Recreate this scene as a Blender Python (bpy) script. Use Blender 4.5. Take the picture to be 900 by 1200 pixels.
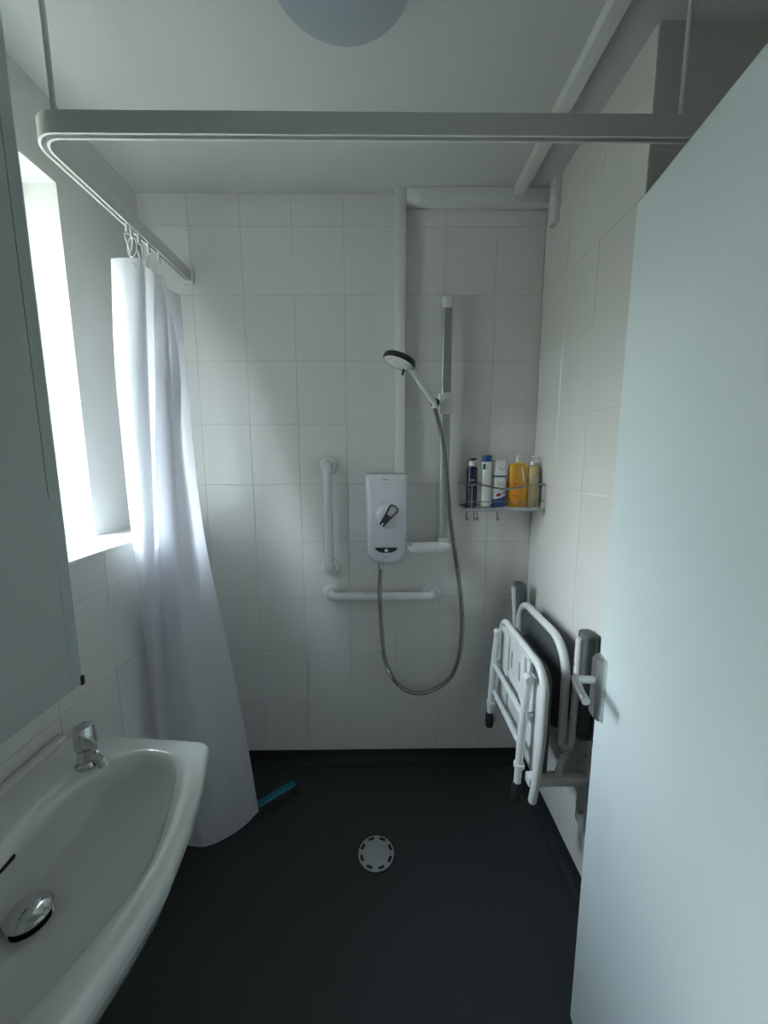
import bpy, bmesh, math, random
from mathutils import Vector, Matrix
random.seed(7)
for o in list(bpy.data.objects):
    bpy.data.objects.remove(o)
S = bpy.context.scene
COL = S.collection

# ------------------------------------------------------------------ camera
cam = bpy.data.cameras.new('camera')
cam.sensor_fit = 'VERTICAL'; cam.sensor_height = 36.0; cam.lens = 13.5
cam.clip_start = 0.01
camo = bpy.data.objects.new('camera', cam); COL.objects.link(camo)
camo.location = (0, 0, 1.43)
camo.rotation_euler = (Matrix.Rotation(math.radians(-0.64), 4, 'Z')
                       @ Matrix.Rotation(math.radians(90 - 8.2), 4, 'X')
                       @ Matrix.Rotation(math.radians(-0.15), 4, 'Z')).to_euler()
S.camera = camo

# ------------------------------------------------------------------ world: overcast sky above, garden below
W = bpy.data.worlds.new('world'); S.world = W; W.use_nodes = True
nt = W.node_tree; nt.nodes.clear()
tc = nt.nodes.new('ShaderNodeTexCoord'); sp = nt.nodes.new('ShaderNodeSeparateXYZ')
mr = nt.nodes.new('ShaderNodeMapRange'); mr.inputs[1].default_value = -1; mr.inputs[2].default_value = 1
cr = nt.nodes.new('ShaderNodeValToRGB'); bg = nt.nodes.new('ShaderNodeBackground'); wo = nt.nodes.new('ShaderNodeOutputWorld')
nt.links.new(tc.outputs['Generated'], sp.inputs[0]); nt.links.new(sp.outputs[2], mr.inputs[0])
nt.links.new(mr.outputs[0], cr.inputs[0]); nt.links.new(cr.outputs[0], bg.inputs[0]); nt.links.new(bg.outputs[0], wo.inputs[0])
el = cr.color_ramp.elements
el[0].position = 0.0; el[0].color = (.05, .053, .045, 1)
el[1].position = 1.0; el[1].color = (.68, .84, 1.0, 1)
for p, c in ((.48, (.06, .066, .05, 1)), (.56, (.12, .13, .105, 1)), (.66, (.74, .80, .82, 1)), (.78, (.78, .88, 1.0, 1))):
    e = el.new(p); e.color = c
bg.inputs[1].default_value = 62.0
pl = bpy.data.lights.new('window_portal', 'AREA'); pl.shape = 'RECTANGLE'; pl.size = 1.03; pl.size_y = .36
pl.cycles.is_portal = True
plo = bpy.data.objects.new('window_portal', pl); COL.objects.link(plo)
pl2 = bpy.data.lights.new('hall_portal', 'AREA'); pl2.shape = 'RECTANGLE'; pl2.size = .7; pl2.size_y = .4
pl2.cycles.is_portal = True
po2 = bpy.data.objects.new('hall_portal', pl2); COL.objects.link(po2)
po2.location = (-1.31, -.7, 1.45); po2.rotation_euler = (0, math.radians(-90), 0)
plo.location = (-1.12, 1.058, 1.695); plo.rotation_euler = (0, math.radians(-90), 0)

S.view_settings.view_transform = 'Standard'; S.view_settings.look = 'None'
S.view_settings.gamma = 1.0; S.view_settings.use_curve_mapping = False
S.view_settings.exposure = 0.13

# ------------------------------------------------------------------ materials
def mat(name, col, rough=.5, metal=0, noise=0, nscale=20, bump=0, bscale=40, spec=.5, coat=0, trans=0, alpha=None, sub=0, bdist=.002):
    m = bpy.data.materials.new(name); m.use_nodes = True
    t = m.node_tree; b = t.nodes['Principled BSDF']
    b.inputs['Base Color'].default_value = (*col, 1)
    b.inputs['Roughness'].default_value = rough; b.inputs['Metallic'].default_value = metal
    b.inputs['Specular IOR Level'].default_value = spec
    b.inputs['Coat Weight'].default_value = coat; b.inputs['Transmission Weight'].default_value = trans
    if noise or bump:
        c = t.nodes.new('ShaderNodeTexCoord')
    if noise:
        n = t.nodes.new('ShaderNodeTexNoise'); n.inputs['Scale'].default_value = nscale; n.inputs['Detail'].default_value = 5
        t.links.new(c.outputs['Object'], n.inputs['Vector'])
        r = t.nodes.new('ShaderNodeValToRGB')
        r.color_ramp.elements[0].position = .3; r.color_ramp.elements[1].position = .7
        r.color_ramp.elements[0].color = (*[max(0, x * (1 - noise)) for x in col], 1)
        r.color_ramp.elements[1].color = (*[min(1, x * (1 + noise)) for x in col], 1)
        t.links.new(n.outputs['Fac'], r.inputs[0]); t.links.new(r.outputs[0], b.inputs['Base Color'])
    if bump:
        n2 = t.nodes.new('ShaderNodeTexNoise'); n2.inputs['Scale'].default_value = bscale; n2.inputs['Detail'].default_value = 3
        t.links.new(c.outputs['Object'], n2.inputs['Vector'])
        bp = t.nodes.new('ShaderNodeBump'); bp.inputs['Strength'].default_value = bump; bp.inputs['Distance'].default_value = bdist
        t.links.new(n2.outputs['Fac'], bp.inputs['Height']); t.links.new(bp.outputs[0], b.inputs['Normal'])
    return m

M = {}
M['tile'] = mat('white_glazed_tile', (.82, .805, .785), .10, noise=.012, nscale=3, bump=.35, bscale=7, bdist=.002)
M['grout'] = mat('grout', (.62, .615, .60), .9, noise=.1, nscale=40)
M['plaster'] = mat('white_plaster', (.80, .79, .77), .75, noise=.015, nscale=8, bump=.15, bscale=180)
M['ceiling'] = mat('ceiling_paint', (.69, .69, .675), .85, noise=.01, nscale=5, bump=.2, bscale=150)
M['floor'] = mat('dark_safety_vinyl', (.034, .040, .041), .62, noise=.18, nscale=260, bump=.2, bscale=300, spec=.35)
M['cove'] = mat('dark_vinyl_cove', (.022, .025, .026), .6, noise=.15, nscale=120, spec=.35)
M['pvc'] = mat('white_pvc', (.82, .82, .80), .35, noise=.01, nscale=12)
M['gloss'] = mat('white_gloss_plastic', (.84, .84, .83), .2, noise=.01, nscale=15)
M['unit'] = mat('shower_white_plastic', (.80, .80, .86), .25, noise=.01, nscale=20)
M['ceramic'] = mat('white_ceramic', (.80, .80, .77), .12, noise=.01, nscale=6, coat=.3)
M['doorp'] = mat('door_white_paint', (.80, .88, .91), .42, noise=.012, nscale=4, bump=.08, bscale=90)
M['chrome'] = mat('chrome', (.62, .63, .64), .08, 1, noise=.03, nscale=30)
M['satin'] = mat('satin_metal', (.50, .51, .52), .38, 1, noise=.05, nscale=60)
M['alu'] = mat('satin_aluminium', (.62, .63, .63), .4, 1, noise=.04, nscale=40)
M['hose'] = mat('hose_metal', (.40, .40, .39), .25, 1, noise=.1, nscale=200)
M['riser'] = mat('riser_grey_metal', (.42, .44, .43), .35, .6, noise=.04, nscale=30)
M['black'] = mat('black_plastic', (.012, .012, .013), .3, noise=.1, nscale=30)
M['rubber'] = mat('black_rubber', (.018, .018, .018), .7, noise=.15, nscale=60)
M['pad'] = mat('grey_foam_pad', (.10, .115, .115), .6, noise=.12, nscale=90, bump=.15, bscale=160)
M['coated'] = mat('white_coated_steel', (.80, .81, .80), .3, noise=.012, nscale=20)
M['panel'] = mat('grey_green_panel', (.50, .56, .54), .3, noise=.01, nscale=3)
M['seam'] = mat('panel_seam', (.13, .15, .145), .6, noise=.05, nscale=30)
M['glassedge'] = mat('pale_glass_edge', (.72, .86, .82), .12, noise=.02, nscale=20)
M['opal'] = mat('opal_diffuser', (.40, .44, .48), .4, noise=.015, nscale=10)
M['navy'] = mat('navy_plastic', (.008, .007, .045), .25, noise=.1, nscale=30)
M['bluecap'] = mat('blue_cap', (.01, .06, .22), .3, noise=.1, nscale=30)
M['teal'] = mat('teal_print', (.03, .16, .22), .4, noise=.1, nscale=30)
M['red'] = mat('crimson_print', (.40, .02, .05), .4, noise=.1, nscale=30)
M['greenp'] = mat('green_print', (.05, .20, .10), .4, noise=.1, nscale=30)
M['whiteb'] = mat('bottle_white', (.78, .80, .79), .3, noise=.01, nscale=20)
M['greyp'] = mat('pale_grey_print', (.42, .44, .45), .5, noise=.03, nscale=30)
M['amber'] = mat('amber_liquid', (.72, .36, .03), .12, noise=.05, nscale=15, coat=.5)
M['orange'] = mat('orange_label', (.95, .33, .01), .35, noise=.05, nscale=20)
M['orange2'] = mat('deep_orange_print', (.75, .16, .01), .4, noise=.05, nscale=20)
M['olive'] = mat('pale_olive_liquid', (.52, .42, .20), .15, noise=.05, nscale=15, coat=.5)
M['clearp'] = mat('cloudy_clear_plastic', (.70, .70, .66), .15, noise=.02, nscale=20, coat=.4)
M['squeeze'] = mat('turquoise_plastic', (.005, .16, .23), .35, noise=.06, nscale=30)
M['drainp'] = mat('drain_grey_plastic', (.36, .38, .37), .5, noise=.05, nscale=60)
M['wire'] = mat('dull_grey_wire', (.30, .30, .29), .3, .9, noise=.05, nscale=60)
M['hookw'] = mat('dark_steel_wire', (.09, .09, .09), .35, .6, noise=.05, nscale=60)
M['dark'] = mat('dark_void', (.006, .006, .006), .8, noise=.1, nscale=30)

def pane_mat():
    m = bpy.data.materials.new('window_glass'); m.use_nodes = True; t = m.node_tree; t.nodes.clear()
    o = t.nodes.new('ShaderNodeOutputMaterial'); mx = t.nodes.new('ShaderNodeMixShader')
    a = t.nodes.new('ShaderNodeBsdfTransparent'); g = t.nodes.new('ShaderNodeBsdfGlossy'); fr = t.nodes.new('ShaderNodeFresnel')
    a.inputs[0].default_value = (.94, .97, .96, 1); g.inputs['Roughness'].default_value = .03
    ge = t.nodes.new('ShaderNodeNewGeometry'); iv = t.nodes.new('ShaderNodeMath'); iv.operation = 'SUBTRACT'; iv.inputs[0].default_value = 1
    mu = t.nodes.new('ShaderNodeMath'); mu.operation = 'MULTIPLY'      # reflection at the outer faces only
    t.links.new(ge.outputs['Backfacing'], iv.inputs[1]); t.links.new(iv.outputs[0], mu.inputs[0]); t.links.new(fr.outputs[0], mu.inputs[1])
    t.links.new(mu.outputs[0], mx.inputs[0]); t.links.new(a.outputs[0], mx.inputs[1]); t.links.new(g.outputs[0], mx.inputs[2])
    t.links.new(mx.outputs[0], o.inputs[0]); return m
M['pane'] = pane_mat()

def curtain_mat():
    m = bpy.data.materials.new('white_curtain_fabric'); m.use_nodes = True; t = m.node_tree; t.nodes.clear()
    o = t.nodes.new('ShaderNodeOutputMaterial'); mx = t.nodes.new('ShaderNodeMixShader'); ad = t.nodes.new('ShaderNodeMixShader')
    d = t.nodes.new('ShaderNodeBsdfDiffuse'); tr = t.nodes.new('ShaderNodeBsdfTranslucent'); g = t.nodes.new('ShaderNodeBsdfGlossy')
    c = t.nodes.new('ShaderNodeTexCoord'); n = t.nodes.new('ShaderNodeTexNoise'); n.inputs['Scale'].default_value = 26; n.inputs['Detail'].default_value = 2
    bp = t.nodes.new('ShaderNodeBump'); bp.inputs['Strength'].default_value = .25; bp.inputs['Distance'].default_value = .004
    t.links.new(c.outputs['Object'], n.inputs['Vector']); t.links.new(n.outputs['Fac'], bp.inputs['Height'])
    for s in (d, g): t.links.new(bp.outputs[0], s.inputs['Normal'])
    d.inputs[0].default_value = (.83, .83, .87, 1); tr.inputs[0].default_value = (.80, .80, .86, 1)
    g.inputs[0].default_value = (1, 1, 1, 1); g.inputs['Roughness'].default_value = .3
    mx.inputs[0].default_value = .5; ad.inputs[0].default_value = .05
    t.links.new(d.outputs[0], mx.inputs[1]); t.links.new(tr.outputs[0], mx.inputs[2])
    t.links.new(mx.outputs[0], ad.inputs[1]); t.links.new(g.outputs[0], ad.inputs[2]); t.links.new(ad.outputs[0], o.inputs[0])
    return m
M['curtain'] = curtain_mat()

# ------------------------------------------------------------------ mesh helpers
def V(*a): return Vector(a)

class MB:
    def __init__(s): s.v = []; s.f = []
    def add(s, v, f):
        n = len(s.v); s.v += [tuple(x) for x in v]; s.f += [tuple(i + n for i in q) for q in f]; return s
    def box(s, x0, x1, y0, y1, z0, z1):
        v = [(x, y, z) for x in (x0, x1) for y in (y0, y1) for z in (z0, z1)]
        return s.add(v, [(0, 1, 3, 2), (4, 6, 7, 5), (0, 4, 5, 1), (2, 3, 7, 6), (0, 2, 6, 4), (1, 5, 7, 3)])
    def rbox(s, x0, x1, y0, y1, z0, z1, r=.004, seg=2, mtx=None):
        bm = bmesh.new(); bmesh.ops.create_cube(bm, size=1)
        for v in bm.verts:
            v.co = V((x0 + x1) / 2 + v.co.x * (x1 - x0), (y0 + y1) / 2 + v.co.y * (y1 - y0), (z0 + z1) / 2 + v.co.z * (z1 - z0))
        bmesh.ops.bevel(bm, geom=list(bm.edges), offset=r, segments=seg, profile=.5, affect='EDGES', clamp_overlap=True)
        bm.verts.index_update()
        vs = [(mtx @ v.co if mtx else v.co.copy()) for v in bm.verts]
        fs = [tuple(v.index for v in f.verts) for f in bm.faces]
        bm.free(); return s.add(vs, fs)
    def tube(s, pts, r, seg=12, closed=False, cap=True):
        pts = [Vector(p) for p in pts]; n = len(pts)
        rr = r if isinstance(r, (list, tuple)) else [r] * n
        rings = []; up = None
        for i, p in enumerate(pts):
            if closed: t = pts[(i + 1) % n] - pts[i - 1]
            else: t = pts[min(i + 1, n - 1)] - pts[max(i - 1, 0)]
            t.normalize()
            if up is None: up = t.orthogonal().normalized()
            else:
                up = up - t * up.dot(t)
                up = up.normalized() if up.length > 1e-6 else t.orthogonal().normalized()
            w = t.cross(up)
            rings.append([p + (up * math.cos(a) + w * math.sin(a)) * rr[i] for a in [2 * math.pi * k / seg for k in range(seg)]])
        v = [q for R in rings for q in R]; f = []
        for i in range(n if closed else n - 1):
            j = (i + 1) % n
            for k in range(seg):
                f.append((i * seg + k, i * seg + (k + 1) % seg, j * seg + (k + 1) % seg, j * seg + k))
        if cap and not closed:
            f.append(tuple(range(seg))[::-1]); f.append(tuple((n - 1) * seg + k for k in range(seg)))
        return s.add(v, f)
    def cyl(s, a, b, r0, r1=None, seg=24):
        return s.tube([a, b], [r0, r0 if r1 is None else r1], seg)
    def lathe(s, prof, org=(0, 0, 0), axis=(0, 0, 1), seg=32, sx=1, sy=1):
        ax = Vector(axis).normalized()
        q = Vector((0, 0, 1)).rotation_difference(ax).to_matrix()
        v = []; n = len(prof); o = Vector(org)
        for r, h in prof:
            for k in range(seg):
                a = 2 * math.pi * k / seg
                v.append(o + q @ V(r * math.cos(a) * sx, r * math.sin(a) * sy, h))
        f = []
        for i in range(n - 1):
            for k in range(seg):
                f.append((i * seg + k, i * seg + (k + 1) % seg, (i + 1) * seg + (k + 1) % seg, (i + 1) * seg + k))
        if prof[0][0] > 1e-5: f.append(tuple(range(seg))[::-1])
        if prof[-1][0] > 1e-5: f.append(tuple((n - 1) * seg + k for k in range(seg)))
        return s.add(v, f)
    def prism(s, poly, axis, a, b):
        # polygon given in the two other axes (cyclic order kept), extruded along axis from a to b
        def mk(p, h): return {0: (h, p[0], p[1]), 1: (p[0], h, p[1]), 2: (p[0], p[1], h)}[axis]
        n = len(poly); v = [mk(p, a) for p in poly] + [mk(p, b) for p in poly]
        f = [(i, (i + 1) % n, n + (i + 1) % n, n + i) for i in range(n)] + [tuple(range(n))[::-1], tuple(range(n, 2 * n))]
        return s.add(v, f)
    def mesh(s, name, m, smooth=40):
        me = bpy.data.meshes.new(name); me.from_pydata(s.v, [], s.f)
        bm = bmesh.new(); bm.from_mesh(me); bmesh.ops.remove_doubles(bm, verts=bm.verts, dist=1e-6)
        bmesh.ops.recalc_face_normals(bm, faces=bm.faces); bm.to_mesh(me); bm.free()
        me.materials.append(M[m])
        if smooth:
            me.polygons.foreach_set('use_smooth', [True] * len(me.polygons)); me.set_sharp_from_angle(angle=math.radians(smooth))
        me.update(); return me
    def obj(s, name, m, parent=None, smooth=40):
        return link(name, s.mesh(name, m, smooth), parent)

def link(name, me, parent=None):
    o = bpy.data.objects.new(name, me); COL.objects.link(o)
    if parent is not None:
        o.parent = parent
        o.matrix_parent_inverse = chain(parent).inverted()
    return o
def chain(o):
    m = o.matrix_basis.copy()
    return chain(o.parent) @ o.matrix_parent_inverse @ m if o.parent else m
def tag(o, label, cat, group=None):
    o['label'] = label; o['category'] = cat
    if group: o['group'] = group
    return o
def empty(name, loc, label, cat, group=None):
    o = bpy.data.objects.new(name, None); COL.objects.link(o); o.location = loc; o.empty_display_size = .05
    return tag(o, label, cat, group)
def struct(o, label, cat):
    o['kind'] = 'structure'; return tag(o, label, cat)

def arc(c, r, a0, a1, n, plane='yz', h=0):
    out = []
    for i in range(n + 1):
        a = math.radians(a0 + (a1 - a0) * i / n); p, q = c[0] + r * math.cos(a), c[1] + r * math.sin(a)
        out.append({'yz': (h, p, q), 'xy': (p, q, h), 'xz': (p, h, q)}[plane])
    return out
def rrect(y0, y1, z0, z1, r, n=6):
    return ([(p[1], p[2]) for p in arc((y1 - r, z0 + r), r, -90, 0, n)] + [(p[1], p[2]) for p in arc((y1 - r, z1 - r), r, 0, 90, n)]
            + [(p[1], p[2]) for p in arc((y0 + r, z1 - r), r, 90, 180, n)] + [(p[1], p[2]) for p in arc((y0 + r, z0 + r), r, 180, 270, n)])
def spline(pts, n):
    pts = [Vector(p) for p in pts]; out = []
    m = len(pts) - 1
    for i in range(m):
        p0 = pts[max(i - 1, 0)]; p1 = pts[i]; p2 = pts[i + 1]; p3 = pts[min(i + 2, m)]
        for k in range(n):
            t = k / n
            out.append(.5 * ((2 * p1) + (p2 - p0) * t + (2 * p0 - 5 * p1 + 4 * p2 - p3) * t * t + (3 * p1 - p0 - 3 * p2 + p3) * t ** 3))
    out.append(pts[-1]); return out

# ------------------------------------------------------------------ dimensions
YB, XR, XL, XU, ZC = 1.634, .654, -.767, -.925, 2.430
TZ0 = .065

# ------------------------------------------------------------------ the shell
struct(MB().box(-1.3, 1.4, -1.5, 1.85, -.06, 0).obj('floor', 'floor', smooth=0), 'dark grey speckled vinyl wet room floor', 'floor')
struct(MB().box(-1.3, 1.4, -1.5, 1.85, ZC, ZC + .08).obj('ceiling', 'ceiling', smooth=0), 'white painted ceiling over the wet room', 'ceiling')
wb = struct(MB().box(-1.3, 1.4, YB + .0019, 1.85, 0, ZC).obj('wall_back', 'grout', smooth=0), 'white tiled wall behind the electric shower', 'wall')
wl = struct(MB().box(-1.3, XL - .0019, -.1, YB + .004, 0, 1.164).obj('wall_left', 'grout', smooth=0), 'low white tiled wall under the window ledge', 'wall')
wr = struct(MB().box(XR + .0019, 1.4, 1.036, YB + .004, 0, ZC).obj('wall_right', 'plaster', smooth=0), 'white tiled wall carrying the folding shower seat', 'wall')
up = MB()
W0, W1, WZ0, WZ1 = .88, 1.236, 1.177, 2.21
up.box(-1.3, XU, W1, YB + .004, 1.164, ZC).box(-1.3, XU, W0, W1, WZ1, ZC).box(-1.3, XL - .004, -.1, W0, 1.164, ZC).box(-1.3, -1.09, W0, W1, 1.164, 1.177)
struct(up.obj('wall_left_upper', 'plaster', smooth=0), 'white plastered wall around the window above the ledge', 'wall')
struct(MB().box(1.25, 1.4, 0, 1.036, 0, ZC).obj('wall_right_front', 'plaster', smooth=0), 'plain white wall behind the open door', 'wall')
fr = MB(); fr.box(-1.3, -.42, -.1, 0, 0, ZC).box(.40, 1.4, -.1, 0, 0, ZC).box(-.42, .40, -.1, 0, 1.94, ZC)
struct(fr.obj('wall_front', 'plaster', smooth=0), 'plain white wall around the doorway', 'wall')
hw = MB(); hw.box(-1.3, 1.4, -1.5, -1.4, 0, ZC).box(-1.3, -1.2, -1.4, -.9, 0, ZC).box(-1.3, -1.2, -.5, -.1, 0, ZC).box(-1.3, -1.2, -.9, -.5, 0, 1.1).box(-1.3, -1.2, -.9, -.5, 1.8, ZC).box(1.3, 1.4, -1.4, -.1, 0, ZC)
struct(hw.obj('wall_hall', 'plaster', smooth=0), 'plain white hall walls beyond the doorway', 'wall')

# glazed tiles, one object each
tile_cache = {}
def tile(parent, axis, a0, a1, z0, z1, plane, sgn):
    g = .0007; w = a1 - a0 - 2 * g; h = z1 - z0 - 2 * g
    key = (axis, sgn, round(w, 3), round(h, 3))
    if key not in tile_cache:
        e = .0010; t = .0042
        P0 = [(-w / 2, -h / 2), (w / 2, -h / 2), (w / 2, h / 2), (-w / 2, h / 2)]
        P1 = [(p[0] - math.copysign(e, p[0]), p[1] - math.copysign(e, p[1])) for p in P0]
        vs = [(p[0], t, p[1]) for p in P0] + [(p[0], .0008, p[1]) for p in P0] + [(p[0], 0, p[1]) for p in P1]
        if axis == 'y': vs = [(v[1] * sgn, v[0], v[2]) for v in vs]
        fs = [(i, (i + 1) % 4, 4 + (i + 1) % 4, 4 + i) for i in range(4)] + [(4 + i, 4 + (i + 1) % 4, 8 + (i + 1) % 4, 8 + i) for i in range(4)] + [(8, 9, 10, 11), (3, 2, 1, 0)]
        b = MB(); b.add(vs, fs); tile_cache[key] = b.mesh('tile', 'tile', 0)
    o = link('tile', tile_cache[key], parent)
    c = (a0 + a1) / 2; z = (z0 + z1) / 2; j = random.uniform(0, .0006)
    o.location = (c, plane + j, z) if axis == 'x' else (plane + sgn * j, c, z)
    o.rotation_euler = (random.gauss(0, .0015), random.gauss(0, .0005), random.gauss(0, .0025)) if axis == 'x' else (random.gauss(0, .0005), random.gauss(0, .0015), random.gauss(0, .0025))

zs = [TZ0 + .25 * k for k in range(10)] + [ZC]
def cuts(lo, hi, start, step):
    e = [lo]; k = math.ceil((lo - start) / step + .02)
    while start + k * step < hi - .012: e.append(start + k * step); k += 1
    return e + [hi]
xs = cuts(XU - .01, XR, -.136, .2)
for i in range(len(xs) - 1):
    for k in range(len(zs) - 1):
        if xs[i + 1] <= XL + .03 and zs[k + 1] < 1.2: continue
        tile(wb, 'x', xs[i], xs[i + 1], zs[k], zs[k + 1], YB, 1)
ys = cuts(1.036, YB, 1.234, .2)
for i in range(len(ys) - 1):
    for k in range(len(zs) - 1): tile(wr, 'y', ys[i], ys[i + 1], zs[k], zs[k + 1], XR, 1)
ys = cuts(.02, YB, 1.05, .2)
zl = [z for z in zs if z < 1.1] + [1.164]
for i in range(len(ys) - 1):
    for k in range(len(zl) - 1): tile(wl, 'y', ys[i], ys[i + 1], zl[k], zl[k + 1], XL, -1)

# ledge over the low wall, running on as the window board
ld = MB(); ld.rbox(XU + .001, XL + .006, W0 + .001, YB - .001, 1.1645, 1.177, .002); ld.box(-1.09, XU + .001, W0 + .001, W1 - .001, 1.1645, 1.177)
struct(ld.obj('trim_1', 'gloss'), 'white glossy ledge capping the low tiled wall', 'ledge')

# dark vinyl coving turned up the walls
def cove(name, pts, label):
    prof = [(0, .063), (.004, .063), (.006, .03), (.012, .014), (.024, .004), (.04, .0008), (0, .0008)]
    b = MB(); (x0, y0), (x1, y1), (nx, ny) = pts
    n = len(prof); v = []
    for (x, y) in ((x0, y0), (x1, y1)):
        for d, z in prof: v.append((x + nx * d, y + ny * d, z))
    b.add(v, [(i, (i + 1) % n, n + (i + 1) % n, n + i) for i in range(n)] + [tuple(range(n)), tuple(range(n, 2 * n))[::-1]])
    struct(b.obj(name, 'cove'), label, 'skirting')
cove('baseboard_back', ((XL, YB + .003), (XR, YB + .003), (0, -1)), 'dark vinyl skirting under the shower wall tiles')
cove('baseboard_right', ((XR + .003, 1.036), (XR + .003, YB), (-1, 0)), 'dark vinyl skirting under the shower seat')
cove('baseboard_left', ((XL - .003, .02), (XL - .003, YB), (1, 0)), 'dark vinyl skirting under the washbasin and window wall')

# window, set deep in the left wall
wn = struct(empty('window_1', (-1.07, 1.058, WZ0), '', 'window'), 'white framed window with a transom above the ledge', 'window')
f = MB()
f.rbox(-1.09, -1.05, W0, W0 + .045, WZ0, WZ1, .004).rbox(-1.09, -1.05, W1 - .035, W1, WZ0, WZ1, .004)
f.rbox(-1.09, -1.05, W0 + .04, W1 - .03, WZ0, WZ0 + .045, .004).rbox(-1.09, -1.05, W0 + .04, W1 - .03, WZ1 - .045, WZ1, .004)
f.obj('window_frame', 'pvc', wn)
MB().rbox(-1.09, -1.05, W0 + .04, W1 - .03, 1.80, 1.85, .004).obj('transom', 'pvc', wn)
MB().box(-1.072, -1.068, W0 + .043, W1 - .033, WZ0 + .043, 1.802).obj('pane', 'pane', wn, 0)
MB().box(-1.072, -1.068, W0 + .043, W1 - .033, 1.848, WZ1 - .043).obj('pane', 'pane', wn, 0)
hd = MB(); hd.rbox(-1.05, -1.04, W0 + .012, W0 + .032, 1.45, 1.51, .003).rbox(-1.042, -1.03, W0 + .015, W0 + .029, 1.39, 1.495, .004)
hd.obj('window_handle', 'pvc', wn)

wh = struct(empty('hall_fill_window', (-1.25, -.7, 1.1), '', ''), 'small white framed window added in the unseen hall for fill daylight', 'window')  # unseen window, added so soft bounced daylight comes in through the doorway
HA, HB, HZ0, HZ1 = -.9, -.5, 1.1, 1.8
f = MB(); f.rbox(-1.27, -1.23, HA, HA + .04, HZ0, HZ1, .004).rbox(-1.27, -1.23, HB - .04, HB, HZ0, HZ1, .004).rbox(-1.27, -1.23, HA + .038, HB - .038, HZ0, HZ0 + .04, .004).rbox(-1.27, -1.23, HA + .038, HB - .038, HZ1 - .04, HZ1, .004)
f.obj('window_frame', 'pvc', wh)
MB().box(-1.252, -1.248, HA + .039, HB - .039, HZ0 + .039, HZ1 - .039).obj('pane', 'pane', wh, 0)

# open door
DE = V(.483, .787, 0); dd = V(-.144, -1, 0).normalized(); dn = V(-dd.y, dd.x, 0)   # dn points to +X (behind)
if dn.x < 0: dn = -dn
dr = struct(empty('door_1', (DE.x, DE.y, 0), '', ''), 'open flush white door with lever handle beside shower seat', 'door')
Dm = Matrix(((dd.x, dn.x, 0, DE.x), (dd.y, dn.y, 0, DE.y), (0, 0, 1, 0), (0, 0, 0, 1)))    # local: x along leaf to the hinge, y behind, z up
b = MB(); b.rbox(0, .762, 0, .04, .010, 1.895, .0025, 2, Dm); b.obj('door_leaf', 'doorp', dr)
def dp(x, y, z): return Dm @ V(x, y, z)
for z in (.25, .95, 1.65):
    MB().cyl(dp(.768, -.004, z - .045), dp(.768, -.004, z + .045), .006, seg=12).obj('hinge', 'satin', dr)
for s, y0 in ((1, -.0005), (-1, .0405)):
    hb = MB()
    prof = [(.002, .867), (.006, .862), (.036, .862), (.040, .867), (.040, .999), (.036, 1.004), (.006, 1.004), (.002, .999)]
    n = 8; v = []
    for k, (ins, yy) in enumerate(((0, 0), (0, .008), (.006, .017))):
        for (x, z) in prof:
            cx, cz = .021, .933
            v.append(dp(x + (cx - x) * ins / .021, y0 - s * yy, z + (cz - z) * ins / .07))
    fs = [(r * n + i, r * n + (i + 1) % n, (r + 1) * n + (i + 1) % n, (r + 1) * n + i) for r in range(2) for i in range(n)] + [tuple(range(2 * n, 3 * n)), tuple(range(n))[::-1]]
    hb.add(v, fs); h = hb.obj('handle_plate', 'alu', dr)
    lv = MB(); lv.cyl(dp(.024, y0 - s * .015, .950), dp(.024, y0 - s * .052, .950), .008)
    p0 = dp(.018, y0 - s * .052, .950); p1 = dp(.098, y0 - s * .060, .946)
    pts = [p0, dp(.030, y0 - s * .056, .950), dp(.07, y0 - s * .060, .948), p1]
    lv.tube(spline(pts, 4), .0085, 14)
    lv.obj('lever', 'alu', h)

# ------------------------------------------------------------------ boxed cable trunking
tr = tag(MB().rbox(.063, .104, YB - .040, YB - .0005, 1.362, ZC - .001, .002).obj('cable_trunking', 'pvc'), 'white vertical cable trunking dropping to the electric shower', 'trunking')
t2 = MB(); t2.rbox(.105, XR - .001, YB - .044, YB - .0005, 2.376, ZC - .001, .002)
tag(t2.obj('cable_trunking', 'pvc'), 'white cable trunking running sideways along top of the back wall', 'trunking')
t3 = MB(); t3.rbox(.507, .545, .02, YB - .046, ZC - .034, ZC - .0005, .002)
tag(t3.obj('cable_trunking', 'pvc'), 'white cable trunking running along the ceiling', 'trunking')
t4 = MB(); t4.rbox(XR - .022, XR - .0003, 1.515, 1.562, 2.272, ZC - .001, .002)
tag(t4.obj('cable_trunking', 'pvc'), 'short white trunking stub on the side wall in the corner', 'trunking')

# ceiling light
cl = empty('ceiling_light', (-.072, .885, ZC), 'round opal ceiling light with shallow dome, switched off', 'ceiling light')
MB().lathe([(.150, -.001), (.150, -.018), (.143, -.022), (.0, -.022)], (-.072, .885, ZC), seg=64).obj('base_ring', 'pvc', cl)
MB().lathe([(.144, -.018), (.150, -.030), (.150, -.055), (.146, -.064), (.135, -.068), (.08, -.070), (.0, -.070)], (-.072, .885, ZC), seg=64).obj('diffuser', 'opal', cl)

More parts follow.
